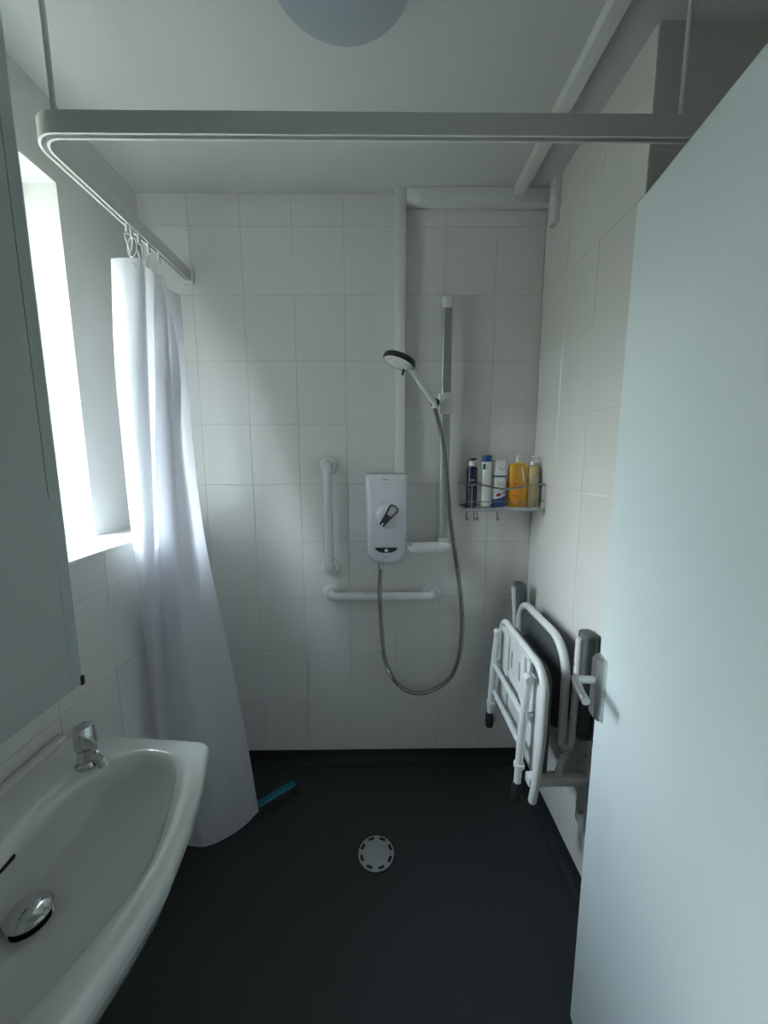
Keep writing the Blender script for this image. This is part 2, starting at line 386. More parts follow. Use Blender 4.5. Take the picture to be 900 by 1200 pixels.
# ------------------------------------------------------------------ curtain rail
RZ = 2.111; RX = -.745; RY = .937
rail = empty('curtain_rail', (RX, RY, RZ), 'white shower curtain rail bent at a corner, hung on ceiling rods', 'curtain rail')
path = [(RX, YB - .012)] + [(RX, YB - .1 * k) for k in range(1, 7)]
path += [(p[0], p[1]) for p in arc((RX + .055, RY + .055), .055, 180, 270, 12, 'xy')]
path += [(x, RY) for x in (-.6, -.3, 0, .3, .6, .9, 1.2, 1.238)]
hw_, hh = .010, .043
prof = [(-hw_, 0), (-hw_, hh), (hw_, hh), (hw_, 0), (.0050, 0), (.0050, .030), (-.0050, .030), (-.0050, 0)]
v = []; n = len(path); m = len(prof)
for i, p in enumerate(path):
    a = Vector(path[max(i - 1, 0)]); c = Vector(path[min(i + 1, n - 1)]); t = (c - a).normalized(); nn = Vector((-t.y, t.x))
    for d, z in prof: v.append((p[0] + nn.x * d, p[1] + nn.y * d, RZ + z))
fs = [(i * m + k, i * m + (k + 1) % m, (i + 1) * m + (k + 1) % m, (i + 1) * m + k) for i in range(n - 1) for k in range(m)]
fs += [tuple(range(m)), tuple((n - 1) * m + k for k in range(m))[::-1]]
b = MB(); b.add(v, fs); b.obj('rail_track', 'pvc', rail, 30)
for x in (-.689, .655):
    b = MB(); b.cyl((x, RY, RZ + hh - .001), (x, RY, ZC - .004), .0055, seg=16).lathe([(.018, 0), (.018, -.004), (.008, -.012)], (x, RY, ZC - .0005), seg=24)
    b.obj('hanger_rod', 'pvc', rail)
MB().rbox(RX - .020, RX + .020, YB - .014, YB - .0006, RZ - .012, RZ + .052, .003).obj('wall_bracket', 'pvc', rail)
MB().rbox(1.236, 1.2497, RY - .02, RY + .02, RZ - .012, RZ + .052, .003).obj('wall_bracket', 'pvc', rail)

# ------------------------------------------------------------------ shower curtain
rows = [
 [(-0.792, 1.24, 2.012), (-0.745, 1.235, 2.012), (-0.702, 1.25, 2.015), (-0.738, 1.33, 2.026), (-0.725, 1.4, 2.030), (-0.758, 1.48, 2.029), (-0.745, 1.55, 2.034)],
 [(-0.797, 1.22, 1.725), (-0.742, 1.20, 1.72), (-0.703, 1.22, 1.725), (-0.736, 1.3, 1.739), (-0.694, 1.32, 1.738), (-0.680, 1.37, 1.745), (-0.692, 1.45, 1.757)],
 [(-0.786, 1.2, 1.471), (-0.733, 1.175, 1.47), (-0.701, 1.2, 1.471), (-0.734, 1.27, 1.468), (-0.677, 1.265, 1.46), (-0.662, 1.315, 1.46), (-0.666, 1.4, 1.462)],
 [(-0.745, 1.14, 1.178), (-0.700, 1.118, 1.177), (-0.679, 1.14, 1.173), (-0.722, 1.225, 1.152), (-0.654, 1.21, 1.146), (-0.621, 1.275, 1.134), (-0.630, 1.37, 1.11)],
 [(-0.732, 1.135, 0.841), (-0.706, 1.12, 0.841), (-0.701, 1.14, 0.83), (-0.727, 1.21, 0.798), (-0.644, 1.19, 0.789), (-0.593, 1.265, 0.756), (-0.567, 1.36, 0.702)],
 [(-0.738, 1.15, 0.502), (-0.721, 1.14, 0.51), (-0.716, 1.15, 0.502), (-0.720, 1.195, 0.469), (-0.614, 1.18, 0.462), (-0.558, 1.265, 0.404), (-0.52, 1.36, 0.321)],
 [(-0.745, 1.243, 0.025), (-0.730, 1.233, 0.025), (-0.702, 1.224, 0.025), (-0.644, 1.220, 0.025), (-0.586, 1.245, 0.025), (-0.527, 1.298, 0.025), (-0.491, 1.36, 0.025)]]
cols = [spline(r, 10) for r in rows]
nu = len(cols[0]); grid = []
for i in range(nu): grid.append(spline([c[i] for c in cols], 16))
nv = len(grid[0]); v = []; fs = []
for i in range(nu):
    for k in range(nv):
        p = grid[i][k].copy(); t = k / (nv - 1); u = i / (nu - 1)
        amp = (.006 * math.sin(math.pi * min(1, t * 3)) + .004) * min(1, (1 - u) * 6)
        if u > .42:
            p.x += amp * math.sin(u * 40 + 2 * t) * (1 - .3 * t); p.y += .7 * amp * math.cos(u * 33 + 5 * t)
        if p.z < 1.25: p.x = max(p.x, XL + .014)
        v.append(p)
for i in range(nu - 1):
    for k in range(nv - 1): fs.append((i * nv + k, i * nv + k + 1, (i + 1) * nv + k + 1, (i + 1) * nv + k))
cur = empty('shower_curtain', (-.64, 1.25, 0), 'white fabric shower curtain drawn back, hanging to the floor', 'curtain')
b = MB(); b.add(v, fs); co = b.obj('curtain_cloth', 'curtain', cur, 80)
hem = MB(); hem.tube([Vector(grid[i][-1]) + V(0, 0, .002) for i in range(nu)], .0022, 8)
hem.obj('hem', 'curtain', cur)
top = MB()
ring_spots = [(-.752, 1.255), (-.742, 1.275), (-.748, 1.31), (-.742, 1.36), (-.748, 1.42)]
for (x, y) in ring_spots[:1]: top.lathe([(.0045, 0), (.0085, 0), (.0085, .002), (.0045, .002), (.0045, 0)], (-.724, 1.236, 1.99), (0, -1, 0), 16)
top.obj('eyelet', 'satin', cur)
for i, (x, y) in enumerate(ring_spots):
    b = MB(); c = V(RX + .002 * (-1) ** i, y, 2.062 - .002 * i)
    b.rbox(RX - .0035, RX + .0035, y - .006, y + .006, 2.086, 2.1225, .0015)
    pts = [c + V(.004 * math.sin(a * 2), math.cos(a) * .014, math.sin(a) * .03) for a in [2 * math.pi * k / 20 for k in range(20)]]
    if i % 2: pts = [c + V(math.cos(a) * .014, .005 * math.sin(a), math.sin(a) * .03) for a in [2 * math.pi * k / 20 for k in range(20)]]
    b.tube(pts, .0018, 8, True)
    tag(b.obj('curtain_hook', 'gloss'), 'white plastic hook joining the shower curtain to its rail', 'curtain hook', 'curtain hooks on the rail')

# ------------------------------------------------------------------ electric shower
sh = empty('electric_shower', (.028, YB, .985), 'white electric shower unit with round dial and black pointer', 'shower unit')
UX0, UX1, UZ0, UZ1, UY = -.057, .113, .985, 1.360, 1.534
def unit_outline(ins):
    x0, x1, z0, z1 = UX0 + ins, UX1 - ins, UZ0 + ins, UZ1 - ins
    pts = [(x0 + .004, z1), (x0, z1 - .006), (x0 + .004, z0 + .055)]
    pts += [(x0 + .012, z0 + .028), (x0 + .032, z0 + .010), (x0 + .060, z0 + .002), ((x0 + x1) / 2, z0), (x1 - .060, z0 + .002), (x1 - .032, z0 + .010), (x1 - .012, z0 + .028)]
    pts += [(x1 - .004, z0 + .055), (x1, z1 - .006), (x1 - .004, z1)]
    return pts
b = MB(); v = []; lv_ = [(0, YB - .001), (0, UY + .028), (.003, UY + .014), (.010, UY + .004), (.022, UY)]
for ins, y in lv_: v += [(x, y, z) for x, z in unit_outline(ins)]
n = 13; fs = [(r * n + i, r * n + (i + 1) % n, (r + 1) * n + (i + 1) % n, (r + 1) * n + i) for r in range(4) for i in range(n)]
fs += [tuple(range(n))[::-1], tuple(range(4 * n, 5 * n))]
b.add(v, fs); b.obj('case', 'unit', sh, 50)
DC = V(.034, UY, 1.190)
MB().lathe([(.052, 0), (.052, .003), (.046, .012), (.03, .017), (0, .018)], DC, (0, -1, 0), 48).obj('dial', 'unit', sh)
# pointer: black loop with a pale inlay, tilted to the upper right
ang = math.radians(-36)
def rot2(x, z): return (DC.x + x * math.cos(ang) - z * math.sin(ang), DC.z + .006 + x * math.sin(ang) + z * math.cos(ang))
outl = [(-.010, -.046), (.010, -.046), (.015, .0), (.021, .036), (.016, .046), (.0, .050), (-.016, .046), (-.021, .036), (-.015, .0)]
b = MB(); b.prism([rot2(*p) for p in outl], 1, UY - .030, UY - .013); lo = b.obj('pointer', 'black', sh)
inl = [(-.009, .004), (.009, .004), (.015, .034), (.011, .042), (.0, .045), (-.011, .042), (-.015, .034)]
b = MB(); b.prism([rot2(*p) for p in inl], 1, UY - .0312, UY - .029); b.obj('pointer_inlay', 'greyp', lo)
b = MB(); b.prism([rot2(*p) for p in [(-.003, -.047), (.003, -.047), (.003, -.034), (-.003, -.034)]], 1, UY - .0312, UY - .029); b.obj('pointer_notch', 'unit', lo)
for a0 in (205, 300):
    b = MB(); pts = [(p[0], UY - .0015, p[2]) for p in arc((DC.x, DC.z + .004), .050, a0, a0 + 34, 8, 'xz')]
    b.tube(pts, .0013, 6); b.obj('dial_mark', 'black', sh)
b = MB(); b.rbox(DC.x - .032, DC.x + .004, UY - .001, UY + .002, DC.z + .0555, DC.z + .0575, .0003); b.obj('print_line', 'greyp', sh)
b = MB(); cx = .026
sm = [(cx - .046, 1.062), (cx + .046, 1.062), (cx + .043, 1.054), (cx + .034, 1.046), (cx + .018, 1.041), (cx, 1.0395), (cx - .018, 1.041), (cx - .034, 1.046), (cx - .043, 1.054)]
b.prism(sm, 1, UY - .0025, UY + .003); b.obj('display_strip', 'black', sh)
MB().lathe([(.0075, 0), (.0075, .002), (.005, .0035), (0, .004)], (cx, UY - .002, 1.0505), (0, -1, 0), 24).obj('start_button', 'gloss', sh)
for (x0, x1, z, h) in ((.012, .022, 1.340, .0055), (.0235, .0335, 1.340, .0055), (.006, .045, 1.3245, .0018), (.008, .022, 1.0675, .002), (.030, .042, 1.0675, .002), (.016, .034, 1.0225, .002)):
    b = MB(); b.rbox(x0, x1, UY - .0012, UY + .002, z - h / 2, z + h / 2, .0003); b.obj('print_mark', 'riser' if h > .004 else 'greyp', sh)
b = MB(); b.cyl((.003, 1.572, .999), (.003, 1.572, .975), .011).cyl((.003, 1.572, .977), (.003, 1.572, .955), .0095, .008); b.obj('outlet_nut', 'chrome', sh)

# riser rail with handset holder
ri = empty('shower_riser_rail', (.267, YB, 1.07), 'grey shower riser rail with white end cap and sliding holder', 'riser rail')
RC = .267
def oval(cx, cy, a, bb, n=28): return [(cx + a * math.copysign(abs(math.cos(2 * math.pi * k / n)) ** .7, math.cos(2 * math.pi * k / n)), cy + bb * math.copysign(abs(math.sin(2 * math.pi * k / n)) ** .7, math.sin(2 * math.pi * k / n))) for k in range(n)]
b = MB(); b.prism(oval(RC, 1.590, .0195, .012), 2, 1.085, 2.005); b.obj('rail_bar', 'riser', ri)
for z0, z1 in ((2.000, 2.040), (1.060, 1.090)):
    b = MB(); b.prism(oval(RC, 1.590, .0215, .014), 2, z0, z1).rbox(RC - .018, RC + .018, 1.595, YB - .0006, z0 + .004, z1 - .004, .003); b.obj('end_cap', 'gloss', ri)
b = MB(); b.rbox(RC - .030, RC + .026, 1.566, 1.606, 1.598, 1.682, .007, 3); hb = b.obj('holder', 'gloss', ri)
b = MB(); b.rbox(RC - .012, RC + .026, 1.560, 1.570, 1.63, 1.655, .004); b.obj('clamp_button', 'gloss', hb)
b = MB(); b.lathe([(.013, -.012), (.017, -.008), (.017, .008), (.013, .012)], (.218, 1.553, 1.640), (-.6, -.8, 0), 24); b.obj('cone_clip', 'black', hb)
# handset
hs = empty('shower_handset', (.214, 1.545, 1.632), 'white shower head with black rim resting in the riser holder', 'shower head')
HC = V(.073, 1.45, 1.772); hax = V(.10, .30, -1).normalized()
hax = V(-.33, -.13, -.93).normalized()
H1 = V(.212, 1.540, 1.640)
ht = spline([H1 + V(.006, .004, -.022), H1, V(.172, 1.512, 1.685), V(.135, 1.486, 1.732), V(.100, 1.466, 1.768), HC - hax * .016], 6)
nh = len(ht)
MB().tube(ht, [.0105 + .004 * (k / nh) for k in range(nh)], 16).obj('handle', 'gloss', hs)
MB().lathe([(.0, -.024), (.025, -.022), (.050, -.012), (.0575, -.004), (.0575, .002)], HC, hax, 48).obj('head_back', 'gloss', hs)
MB().lathe([(.0585, -.009), (.0605, -.004), (.0605, .006), (.056, .010), (.054, .008)], HC, hax, 48).obj('black_rim', 'black', hs)
MB().lathe([(.056, .003), (.055, .009), (.050, .011), (.030, .010), (.028, .012), (0, .012)], HC, hax, 48).obj('spray_face', 'gloss', hs)
q = Vector((0, 0, 1)).rotation_difference(hax).to_matrix()
for rr, cnt in ((.040, 18), (.022, 10), (.010, 5)):
    b = MB()
    for k in range(cnt):
        a = 2 * math.pi * k / cnt; p = HC + q @ V(rr * math.cos(a), rr * math.sin(a), .0095)
        b.cyl(p, p + hax * .0035, .002, .0014, 6)
    o = b.obj('nozzle_ring', 'greyp', hs); o['kind'] = 'stuff'
b = MB(); p = HC + hax * .008 + (H1 - HC).normalized() * .030
b.tube([p, p + hax * .012, p + hax * .022 + V(.002, 0, 0)], [.004, .0045, .0035], 10); b.obj('spray_selector', 'black', hs)
# hose
hp = [(.218, 1.548, 1.622), (.224, 1.55, 1.60), (.240, 1.555, 1.548), (.258, 1.552, 1.46), (.266, 1.546, 1.38), (.277, 1.536, 1.25), (.289, 1.532, 1.15), (.312, 1.545, 1.024), (.343, 1.56, .837), (.355, 1.575, .664), (.340, 1.585, .526), (.297, 1.59, .434), (.204, 1.592, .380), (.121, 1.59, .389), (.053, 1.588, .457), (.016, 1.574, .569), (.004, 1.549, .725), (-.001, 1.538, .822), (-.001, 1.543, .890), (.003, 1.565, .940), (.003, 1.572, .960)]
sp_ = spline(hp, 40)
L = [0]
for i in range(1, len(sp_)): L.append(L[-1] + (sp_[i] - sp_[i - 1]).length)
N = 760; pts = []; j = 0
for k in range(N + 1):
    t = L[-1] * k / N
    while j < len(L) - 2 and L[j + 1] < t: j += 1
    f_ = (t - L[j]) / max(1e-9, L[j + 1] - L[j]); pts.append(sp_[j].lerp(sp_[j + 1], min(1, max(0, f_))))
rad = [.0106 if (k // 2) % 2 else .0072 for k in range(N + 1)]
ho = MB().tube(pts, rad, 10).obj('shower_hose', 'hose', None, 20)
tag(ho, 'ribbed metal shower hose looping below the electric shower', 'shower hose')

# soap dish on the rail foot
sd = empty('soap_dish', (.2, 1.55, 1.045), 'white plastic soap dish clipped to the riser rail', 'soap dish')
b = MB(); sx0, sx1, sy0, sy1 = .112, .285, 1.478, 1.566
def ro(i): return rrect(sx0 + i, sx1 - i, sy0 + i, sy1 - i, .022, 6)
n = len(ro(0)); v = []
for i, z in ((.014, 1.046), (.006, 1.056), (.0, 1.074), (.0, 1.077), (.004, 1.077), (.008, 1.068), (.012, 1.056), (.03, 1.053)):
    v += [(x, y, z) for x, y in ro(i)]
fs = [(r * n + i, r * n + (i + 1) % n, (r + 1) * n + (i + 1) % n, (r + 1) * n + i) for r in range(7) for i in range(n)] + [tuple(range(n))[::-1], tuple(range(7 * n, 8 * n))]
b.add(v, fs); b.obj('tray', 'gloss', sd, 50)
b = MB(); b.rbox(.238, .282, 1.540, 1.578, 1.036, 1.060, .006); b.obj('clip', 'gloss', sd)
b = MB(); b.lathe([(.024, 0), (.028, .003), (.028, .007), (.022, .007), (.020, .002)], (.262, 1.515, 1.070), seg=24); b.obj('ring_holder', 'gloss', sd)

# ------------------------------------------------------------------ grab rails
def grab(name, p0, p1, label):
    p0, p1 = Vector(p0), Vector(p1); d = (p1 - p0).normalized(); o = V(0, -1, 0)
    g = empty(name, (p0 + p1) / 2 if abs(d.x) > .5 else p0, label, 'grab rail', None)
    R = .0188; so = .058; c = .03
    pts = [p0, p0 + o * (so - c)]
    for k in range(1, 7):
        a = math.pi / 2 * k / 6; pts.append(p0 + o * (so - c + c * math.sin(a)) + d * (c - c * math.cos(a)))
    e1 = list(pts)
    q2 = []
    for k in range(0, 7):
        a = math.pi / 2 * k / 6; q2.append(p1 + o * (so - c + c * math.cos(a)) - d * (c - c * math.sin(a)))
    q2.append(p1)
    e1.append(e1[-1] + d * .028); q2.insert(0, q2[0] - d * .028)
    # fluted bar
    a0, a1 = e1[-1] - d * .004, q2[0] + d * .004
    ring = []; seg = 48; u1 = d.orthogonal().normalized(); u2 = d.cross(u1)
    b = MB(); v = []
    for p in (a0, a1):
        for k in range(seg):
            a = 2 * math.pi * k / seg; r_ = R * (.96 if k % 4 < 2 else .915); v.append(p + (u1 * math.cos(a) + u2 * math.sin(a)) * r_)
    b.add(v, [(k, (k + 1) % seg, seg + (k + 1) % seg, seg + k) for k in range(seg)]); b.obj('bar', 'gloss', g)
    for e, p in ((e1, p0), (q2, p1)):
        el_ = MB().tube(e, R, 20).obj('end_elbow', 'gloss', g)
        MB().lathe([(.040, .0005), (.040, .006), (.036, .013), (.026, .017), (.018, .018)], p, (0, -1, 0), 40).obj('flange', 'gloss', el_)
grab('grab_rail', (-.214, YB, 1.395), (-.214, YB, .955), 'white fluted grab rail fixed upright beside the electric shower')
grab('grab_rail', (-.212, YB, .838), (.230, YB, .836), 'white fluted grab rail fixed level below the electric shower')

# ------------------------------------------------------------------ wire caddy with bottles
cz = 1.224; cx0, cx1, cy0, cy1 = .336, .648, 1.494, 1.628
cd = empty('wire_caddy', ((cx0 + cx1) / 2, cy1, cz), 'chrome wire shower caddy in the corner holding bottles', 'caddy')
b = MB(); rl = [(x, y, cz) for x, y in rrect(cx0, cx1, cy0, cy1, .012, 4)]
b.tube(rl, .0032, 8, True)
b.obj('base_rim', 'chrome', cd)
MB().rbox(cx0 - .001, cx1 + .001, cy0 - .0045, cy0 - .0015, cz - .008, cz + .004, .001).obj('front_strip', 'riser', cd)
for k in range(9):
    y = cy0 + .012 + k * (cy1 - cy0 - .02) / 8
    MB().cyl((cx0, y, cz + .002), (cx1, y, cz + .002), .0017, seg=8).obj('base_wire', 'chrome', cd)
zt = cz + .096
pts = [(cx0, cy1, zt), (cx0, cy0, zt)]
fp = spline([(cx0, cy0, zt), (cx0 + .06, cy0, zt), (cx0 + .115, cy0, zt - .011), (cx0 + .155, cy0, zt - .017), (cx0 + .20, cy0, zt - .012), (cx0 + .25, cy0, zt), (cx1, cy0, zt)], 6)
MB().tube([(cx0, cy1, zt)] + [(cx0, cy0 + .004, zt)] + fp + [(cx1, cy0 + .004, zt), (cx1, cy1, zt)], .0042, 10).obj('top_rail', 'wire', cd)
MB().tube([(cx0, cy1, cz + .03), (cx0, cy0, cz + .03), (cx1, cy0, cz + .03), (cx1, cy1, cz + .03)], .0017, 8).obj('mid_wire', 'wire', cd)
MB().tube([(cx0, cy1, cz), (cx0, cy1, zt), (cx1, cy1, zt), (cx1, cy1, cz)], .003, 8).obj('back_wire', 'chrome', cd)
for x in (cx0 + .024, cx0 + .253, cx0 + .285):
    MB().cyl((x, cy0 - .002, cz), (x, cy0 - .002, zt), .0028, seg=8).obj('upright_wire', 'wire', cd)
for x in (cx0 + .007, cx0 + .036, cx0 + .048, cx0 + .128):
    b = MB(); pts = [(x, cy0 + .002, cz), (x, cy0 + .002, cz - .036)] + [(x, cy0 + .002 - .006 + .006 * math.cos(a), cz - .038 - .006 * math.sin(a)) for a in [math.pi * k / 6 for k in range(1, 7)]] + [(x + .006, cy0 - .010, cz - .032)]
    b.tube(pts, .0021, 8); b.obj('hook', 'hookw', cd)
for x in (cx0 + .04, cx1 - .07):
    MB().rbox(x, x + .03, cy1 + .001, YB - .0003, zt - .03, zt, .001).obj('wall_pad', 'satin', cd)

bz = cz + .0045
def bottle_root(name, x, y, label, cat='bottle'): return empty(name, (x, y, bz), label, cat)
# navy
x, y = .374, 1.555; r0 = bottle_root('pump_bottle', x, y, 'dark navy bottle with clear collar and black disc top', 'bottle')
MB().lathe([(.018, 0), (.0215, .003), (.0215, .148), (.020, .158), (.013, .163)], (x, y, bz), seg=28).obj('body', 'navy', r0)
MB().lathe([(.013, .160), (.013, .180), (.011, .183)], (x, y, bz), seg=24).obj('collar', 'clearp', r0)
MB().lathe([(.005, .180), (.005, .187), (.0175, .188), (.0175, .194), (.015, .195), (0, .195)], (x, y, bz), seg=24).obj('disc_cap', 'black', r0)
b = MB(); b.rbox(x - .009, x + .005, y - .0226, y - .0205, bz + .105, bz + .111, .0006); b.obj('print_mark', 'greyp', r0)
# white, blue cap
x, y = .431, 1.552; r0 = bottle_root('shampoo_bottle', x, y, 'slim white bottle with dark blue flip cap in caddy', 'bottle')
MB().lathe([(.016, 0), (.0195, .003), (.0205, .09), (.0205, .181)], (x, y, bz), seg=28, sy=.8).obj('body', 'whiteb', r0)
MB().lathe([(.0208, .180), (.0208, .203), (.019, .206), (0, .206)], (x, y, bz), seg=28, sy=.8).obj('cap', 'bluecap', r0)
b = MB(); b.rbox(x - .0185, x - .008, y - .0172, y - .0105, bz + .150, bz + .172, .002); b.obj('print_mark', 'teal', r0)
# white tube bottle with prints
x, y = .486, 1.556; r0 = bottle_root('printed_bottle', x, y, 'pale flat bottle with teal band, red leaf print and blue base', 'bottle')
def slab(w0, w1, d0, d1, z0, z1, n=24):
    b = MB(); v = []
    for (w, d, z) in ((w0, d0, z0), (w1, d1, z1)):
        v += [(px, py, z) for px, py in oval(x, y, w, d, n)]
    b.add(v, [(k, (k + 1) % n, n + (k + 1) % n, n + k) for k in range(n)] + [tuple(range(n))[::-1], tuple(range(n, 2 * n))]); return b
slab(.024, .0255, .018, .018, bz, bz + .030).obj('base_wrap', 'bluecap', r0)
slab(.0255, .0262, .018, .018, bz + .030, bz + .118).obj('body', 'whiteb', r0)
slab(.0264, .0264, .0182, .0182, bz + .118, bz + .126).obj('band', 'teal', r0)
slab(.0262, .0265, .018, .008, bz + .126, bz + .186).obj('upper_body', 'whiteb', r0)
def disc(cx, zc, rx, rz, yy, m_, nm, rt=0):
    b = MB(); n = 16; b.prism([(cx + rx * math.cos(t) * math.cos(rt) - rz * math.sin(t) * math.sin(rt), zc + rx * math.cos(t) * math.sin(rt) + rz * math.sin(t) * math.cos(rt)) for t in [2 * math.pi * k / n for k in range(n)]], 1, yy - .0006, yy + .0012); b.obj(nm, m_, r0)
disc(x - .006, bz + .048, .011, .006, y - .0184, 'red', 'leaf_print', .35)
disc(x + .015, bz + .056, .006, .003, y - .0184, 'greenp', 'leaf_print', .4)
b = MB(); b.prism([(x - .022, bz + .030), (x + .022, bz + .030), (x + .022, bz + .044), (x, bz + .034)], 1, y - .0192, y - .0172); b.obj('wave_print', 'bluecap', r0)
b = MB(); b.rbox(x - .014, x + .018, y - .0192, y - .0172, bz + .082, bz + .100, .0006); b.obj('label_panel', 'clearp', r0)
for (dx, dz, rx, rz) in ((-.004, .156, .006, .002), (.006, .150, .009, .0018), (.002, .144, .007, .0016)):
    disc(x + dx, bz + dz, rx, rz, y - .0165 + (dz - .126) * .12, 'greyp', 'print_mark')
# amber
x, y = .563, 1.558; r0 = bottle_root('baby_shampoo_bottle', x, y, 'amber bottle with orange teardrop label and clear pump cap', 'bottle')
b = MB(); v = []; n = 32
levels = [(.036, .018, 0), (.0395, .021, .004), (.0405, .022, .05), (.0405, .021, .11), (.040, .02, .15), (.037, .018, .165), (.026, .014, .173), (.014, .012, .178)]
for w, d, z in levels: v += [(px, py, bz + z) for px, py in oval(x, y, w, d, n)]
b.add(v, [(i * n + k, i * n + (k + 1) % n, (i + 1) * n + (k + 1) % n, (i + 1) * n + k) for i in range(len(levels) - 1) for k in range(n)] + [tuple(range(n))[::-1], tuple(range((len(levels) - 1) * n, len(levels) * n))])
b.obj('body', 'amber', r0, 50)
MB().lathe([(.014, .176), (.014, .186), (.008, .188), (.008, .196), (.010, .197), (.010, .206), (.006, .209), (0, .209)], (x, y, bz), seg=24).obj('cap', 'clearp', r0)
tear = []
for k in range(24):
    t = 2 * math.pi * k / 24; tear.append((x - .017 + .0185 * math.sin(t) * (1 - .25 * math.cos(t)), bz + .062 - .052 * -math.cos(t) + (.006 if math.cos(t) > .9 else 0)))
b = MB(); b.prism(tear, 1, y - .0238, y - .0205); lb = b.obj('teardrop_label', 'orange', r0)
for dz, w in ((.030, .008), (.018, .011), (-.016, .008)):
    b = MB(); b.rbox(x - .018 - w, x - .018 + w, y - .0246, y - .0232, bz + .062 + dz - .003, bz + .062 + dz + .003, .0006); b.obj('print_line', 'orange2', lb)
b = MB(); b.prism([(x + .004, bz + .158), (x + .008, bz + .158), (x + .022, bz + .09), (x + .012, bz + .115)], 1, y - .0232, y - .0205); b.obj('yellow_flash', 'clearp', r0)
# clear pump
x, y = .621, 1.553; r0 = bottle_root('pump_bottle', x, y, 'clear pump bottle of pale olive liquid against the side wall', 'bottle')
MB().lathe([(.020, 0), (.0225, .004), (.0225, .150), (.021, .160), (.012, .166)], (x, y, bz), seg=28, sx=1, sy=1).obj('body', 'olive', r0)
MB().lathe([(.0115, .164), (.0115, .180), (.006, .182), (.004, .182), (.004, .196)], (x, y, bz), seg=20).obj('collar', 'clearp', r0)
b = MB(); b.lathe([(.004, .192), (.008, .196), (.008, .204), (0, .206)], (x, y, bz), seg=16).tube([(x, y, bz + .199), (x + .004, y - .02, bz + .200), (x + .006, y - .028, bz + .194)], .004, 8); b.obj('pump_head', 'clearp', r0)
b = MB(); b.rbox(x + .004, x + .016, y - .0215, y - .0155, bz + .10, bz + .125, .001); b.obj('label', 'riser', r0)

# ------------------------------------------------------------------ folding shower seat
st = empty('folding_shower_seat', (XR, 1.25, .28), 'white tubular shower seat with grey pads, folded up against wall', 'shower seat')
SX = .480; y0, y1, z0, z1 = 1.030, 1.420, .400, .805
fr_ = [(SX - .013, y0 + .012, .375), (SX - .010, y0, .45)] + [(SX, y0, .6)] + [(SX, p[1], p[2]) for p in arc((y0 + .07, z1 - .07), .07, 180, 90, 8)]
fr_ += [(SX, p[1], p[2]) for p in arc((y1 - .05, z1 - .05), .05, 90, 0, 8)] + [(SX, y1, .6), (SX - .010, y1, .45), (SX - .013, y1 - .012, .375)]
MB().tube(fr_, .0125, 14).obj('seat_frame', 'coated', st)
# slotted seat shell
b = MB(); ya, yb, za, zb = y0 + .008, y1 - .008, .455, z1 - .010
slots_y = [1.135, 1.212, 1.290, 1.365]; sw = .014
rows_z = [(.550, .612), (.668, .735)]
ed = [ya]
for s_ in slots_y: ed += [s_ - sw / 2, s_ + sw / 2]
ed.append(yb)
zz = [za, rows_z[0][0], rows_z[0][1], rows_z[1][0], rows_z[1][1], zb]
for i in range(len(ed) - 1):
    for k in range(5):
        if i % 2 == 1 and k % 2 == 1: continue
        zb_ = zz[k + 1]
        if k == 4: zb_ = zb - (.045 if i == 0 else .012 if i in (1, 8) else 0)
        b.box(SX - .006, SX + .004, ed[i], ed[i + 1], zz[k], zb_)
b.obj('seat_shell', 'coated', st, 0)
b = MB()
for yy in (1.173, 1.328): MB().rbox(SX - .016, SX - .0058, yy - .016, yy + .016, .46, z1 - .02, .005).obj('shell_rib', 'coated', st)
MB().rbox(SX - .013, SX - .0058, 1.190, 1.311, .630, .652, .003).obj('shell_rib', 'coated', st)
b = MB(); b.prism(rrect(y0 + .022, y1 - .018, .43, z1 - .012, .05, 6), 0, SX + .006, SX + .032); b.obj('seat_pad', 'pad', st)
# back frame and pad
BX = .578; y0b, y1b, z1b = 1.105, 1.505, .850
bf = [(BX, y0b, .50), (BX, y0b, .62)] + [(BX, p[1], p[2]) for p in arc((y0b + .11, z1b - .11), .11, 180, 90, 10)] + [(BX, p[1], p[2]) for p in arc((y1b - .09, z1b - .09), .09, 90, 0, 10)] + [(BX, y1b, .62), (BX, y1b, .50)]
MB().tube(bf, .0135, 14).obj('back_frame', 'coated', st)
b = MB(); b.prism(rrect(y0b + .012, y1b - .012, .52, z1b - .012, .09, 8), 0, BX + .004, BX + .026); b.obj('back_pad', 'pad', st)
MB().cyl((.575, 1.065, .510), (.575, 1.53, .510), .0115, seg=16).obj('pivot_rod', 'coated', st)
# armrests
def armrest(yy, xx, lean):
    b = MB(); b.tube([(.575, yy, .512), (xx - .006, yy, .520), (xx, yy, .545), (xx - lean, yy, .885)], .0115, 14); a = b.obj('armrest', 'coated', st)
    for z in (.62, .80): MB().lathe([(.0035, 0), (.0035, .002), (0, .003)], (xx - lean * (z - .545) / .34 - .0112, yy, z), (-1, 0, 0), 10).obj('screw', 'riser', a)
    b = MB()
    sh_ = Matrix(((1, 0, -lean / .34, lean * .545 / .34), (0, 1, 0, 0), (0, 0, 1, 0), (0, 0, 0, 1)))
    b.rbox(xx + .004, xx + .044, yy - .030, yy + .026, .560, .905, .010, 3, sh_); b.obj('arm_pad', 'pad', a)
armrest(1.090, .605, 0)
armrest(1.552, .592, .026)
